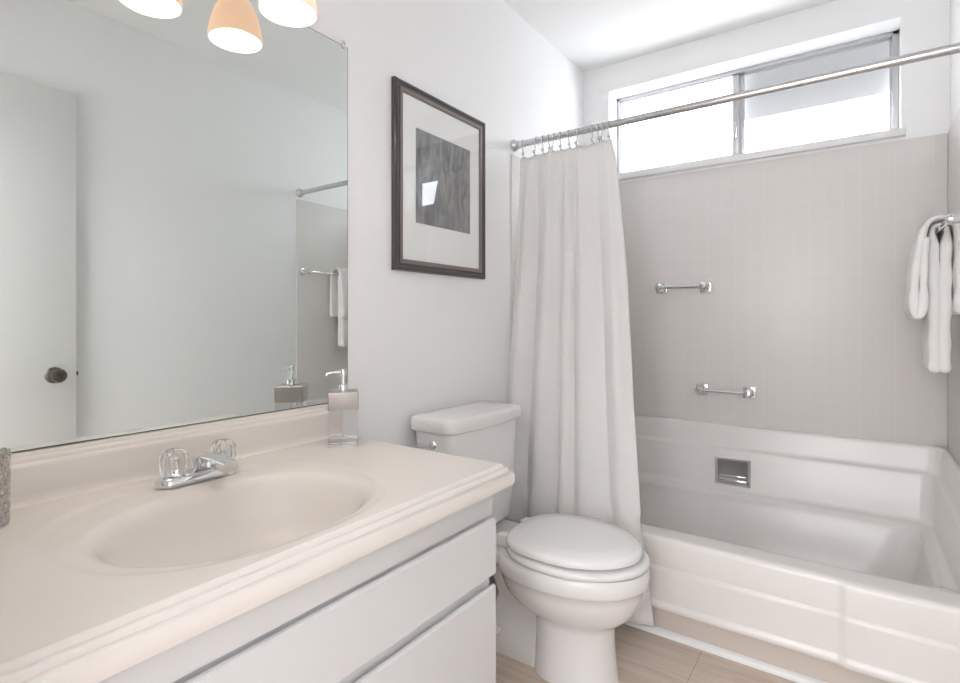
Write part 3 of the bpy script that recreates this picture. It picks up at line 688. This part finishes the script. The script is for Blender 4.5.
i_ = [(0.0105, AY0, AZ0), (0.0105, AY1, AZ0), (0.0105, AY1, AZ1), (0.0105, AY0, AZ1)]; i2 = [(0.009, p[1] + sgn[0] * .0015, p[2] + sgn[1] * .0015) for p, sgn in zip(i_, ((1, 1), (-1, 1), (-1, -1), (1, -1)))]
mb.loft([o_, i_, i2], False, False); mb.build('mat_board', M['mat'], pf, smooth=False, fix=False)
MB().box(0.0065, 0.0088, AY0 - .004, AY1 + .004, AZ0 - .004, AZ1 + .004).build('art_print', M['print'], pf, smooth=False)
MB().box(0.0135, 0.0150, PY0 + 0.0385, PY1 - 0.0385, PZ0 + 0.0385, PZ1 - 0.0385).build('picture_glass', M['sheet'], pf, smooth=False)

# ------------------------------------------------------------------ toilet
TC = 1.525
to = thing('toilet', (0.35, TC, 0), 'white two-piece toilet with closed lid between vanity and tub', 'toilet')
def egg(x0, x1, hw, z, n=56, nb=2.5, fm=0.45, nf=2.0, dz=None):
    xm = mix(x0, x1, fm); out = []
    for i in range(n):
        a_ = 2 * pi * i / n; c, s_ = cos(a_), sin(a_)
        if c >= 0: ex, ey, Lx = 2 / nf, 2 / nf, x1 - xm
        else: ex, ey, Lx = 2 / nb, 2 / nb, xm - x0
        x = xm + Lx * math.copysign(abs(c) ** ex, c); yy = TC + hw * math.copysign(abs(s_) ** ey, s_)
        out.append((x, yy, z if dz is None else z + dz(x, yy)))
    return out
bw = [(0.30, 0.71, 0.14, 0.354), (0.285, 0.742, 0.176, 0.356), (0.280, 0.742, 0.182, 0.350), (0.278, 0.745, 0.184, 0.336), (0.278, 0.743, 0.183, 0.311), (0.280, 0.737, 0.178, 0.302), (0.282, 0.729, 0.171, 0.297),
      (0.288, 0.726, 0.166, 0.275), (0.300, 0.715, 0.156, 0.245), (0.322, 0.702, 0.140, 0.218), (0.352, 0.680, 0.121, 0.196), (0.380, 0.660, 0.106, 0.181), (0.396, 0.648, 0.099, 0.170), (0.400, 0.644, 0.097, 0.158), (0.402, 0.643, 0.097, 0.11), (0.400, 0.648, 0.100, 0.06), (0.395, 0.656, 0.106, 0.0)]
mb = MB(); mb.loft([egg(a_, b_, h_, z_) for a_, b_, h_, z_ in bw]); mb.build('bowl', M['porcelain'], to, angle=60)
# rear body: deck under the tank, trapway and foot
def rear(x0, x1, h, z): return rrect(x0, x1, TC - h, TC + h, min(0.04, h * .5), z, 5)
mb = MB(); mb.loft([rear(0.06, 0.36, 0.125, 0.350), rear(0.055, 0.36, 0.13, 0.345), rear(0.055, 0.36, 0.13, 0.326), rear(0.065, 0.36, 0.118, 0.312), rear(0.11, 0.38, 0.085, 0.290), rear(0.18, 0.40, 0.055, 0.262), rear(0.23, 0.42, 0.040, 0.22), rear(0.25, 0.43, 0.034, 0.17), rear(0.23, 0.44, 0.036, 0.12), rear(0.20, 0.44, 0.050, 0.085), rear(0.18, 0.44, 0.062, 0.058), rear(0.16, 0.44, 0.070, 0.040), rear(0.155, 0.44, 0.073, 0.022), rear(0.155, 0.44, 0.073, 0.0)])
mb.build('rear_body', M['porcelain'], to, angle=60)
for s_ in (-1, 1): MB().lathe([(0.016, 0), (0.0165, 0.006), (0.013, 0.014), (0.006, 0.018), (0, 0.0185)], (0.27, TC + s_ * 0.058, 0.060), (0, s_ * 0.70, 0.71), 18).build('bolt_cap', M['seat'], to)
# tank
def bowed(x0, x1, h, r, bow, z):
    out = []
    for x, yy, zz in rrect(x0, x1, TC - h, TC + h, r, z, 6):
        t = 1 - ((yy - TC) / h) ** 2
        out.append((x + (bow * t if x > (x0 + x1) / 2 else 0), yy, zz))
    # add points on the front run so that the bow reads
    res = []
    m_ = len(out)
    for i in range(m_):
        p, q = out[i], out[(i + 1) % m_]
        res.append(p)
        if abs(p[1] - q[1]) > 0.12:
            fr_ = p[0] > (x0 + x1) / 2
            for j in range(1, 10):
                yy = mix(p[1], q[1], j / 10); t = 1 - ((yy - TC) / h) ** 2; t0 = 1 - ((p[1] - TC) / h) ** 2
                res.append((p[0] + (bow * (t - t0) if fr_ else 0), yy, z))
    return res
mb = MB(); mb.loft([bowed(0.050, 0.165, 0.165, 0.03, 0.012, 0.352), bowed(0.042, 0.180, 0.180, 0.03, 0.014, 0.364), bowed(0.035, 0.184, 0.190, 0.03, 0.016, 0.46), bowed(0.027, 0.192, 0.207, 0.03, 0.018, 0.717)]); mb.build('tank', M['porcelain'], to, angle=50)
mb = MB(); mb.loft([bowed(0.018, 0.200, 0.219, 0.032, 0.020, 0.7175), bowed(0.016, 0.203, 0.222, 0.034, 0.020, 0.722), bowed(0.016, 0.203, 0.222, 0.034, 0.020, 0.752), bowed(0.019, 0.199, 0.218, 0.034, 0.020, 0.761), bowed(0.030, 0.185, 0.205, 0.03, 0.018, 0.765), bowed(0.07, 0.13, 0.12, 0.02, 0.01, 0.7665)]); mb.build('tank_lid', M['porcelain'], to, angle=60)
# trip lever on the side of the tank
ly = TC - 0.2035
mb = MB(); mb.lathe([(0.0, 0), (0.014, 0), (0.014, 0.004), (0.009, 0.008), (0.008, 0.018), (0, 0.019)], (0.118, ly, 0.676), (0, -1, 0), 20)
mb.tube([(0.118, ly - 0.015, 0.676), (0.098, ly - 0.017, 0.675), (0.070, ly - 0.017, 0.672), (0.056, ly - 0.016, 0.671)], [0.006, 0.005, 0.0065, 0.005], 12); mb.build('flush_lever', M['chrome'], to)
# seat and lid
ZS = -0.034; XS = -0.014
mb = MB(); mb.loft([egg(a_ + XS, b_ + XS, h_, z_ + ZS) for a_, b_, h_, z_ in ((0.335, 0.750, 0.176, 0.3915), (0.330, 0.758, 0.184, 0.396), (0.330, 0.759, 0.185, 0.406), (0.333, 0.755, 0.181, 0.412), (0.345, 0.742, 0.168, 0.414))]); mb.build('seat', M['seat'], to, angle=60)
def dome(x, yy): return 0.010 * max(0, 1 - ((x - 0.53) / 0.24) ** 2 - ((yy - TC) / 0.20) ** 2)
mb = MB(); mb.loft([egg(a_ + XS, b_ + XS, h_, z_ + ZS, nb=n_, dz=dome if d_ else None) for a_, b_, h_, z_, n_, d_ in ((0.338, 0.728, 0.166, 0.4185, 3.0, 0), (0.334, 0.738, 0.174, 0.422, 3.0, 0), (0.334, 0.739, 0.175, 0.434, 3.0, 0), (0.337, 0.735, 0.171, 0.4405, 3.0, 0), (0.345, 0.725, 0.162, 0.4435, 3.0, 1), (0.39, 0.67, 0.115, 0.4435, 2.4, 1), (0.46, 0.60, 0.05, 0.4435, 2.0, 1))])
mb.build('lid', M['seat'], to, angle=60)
for s_ in (-1, 1): MB().box(0.288, 0.336, TC + s_ * 0.075 - 0.02, TC + s_ * 0.075 + 0.02, 0.3565, 0.394, 0.006).build('hinge', M['seat'], to)
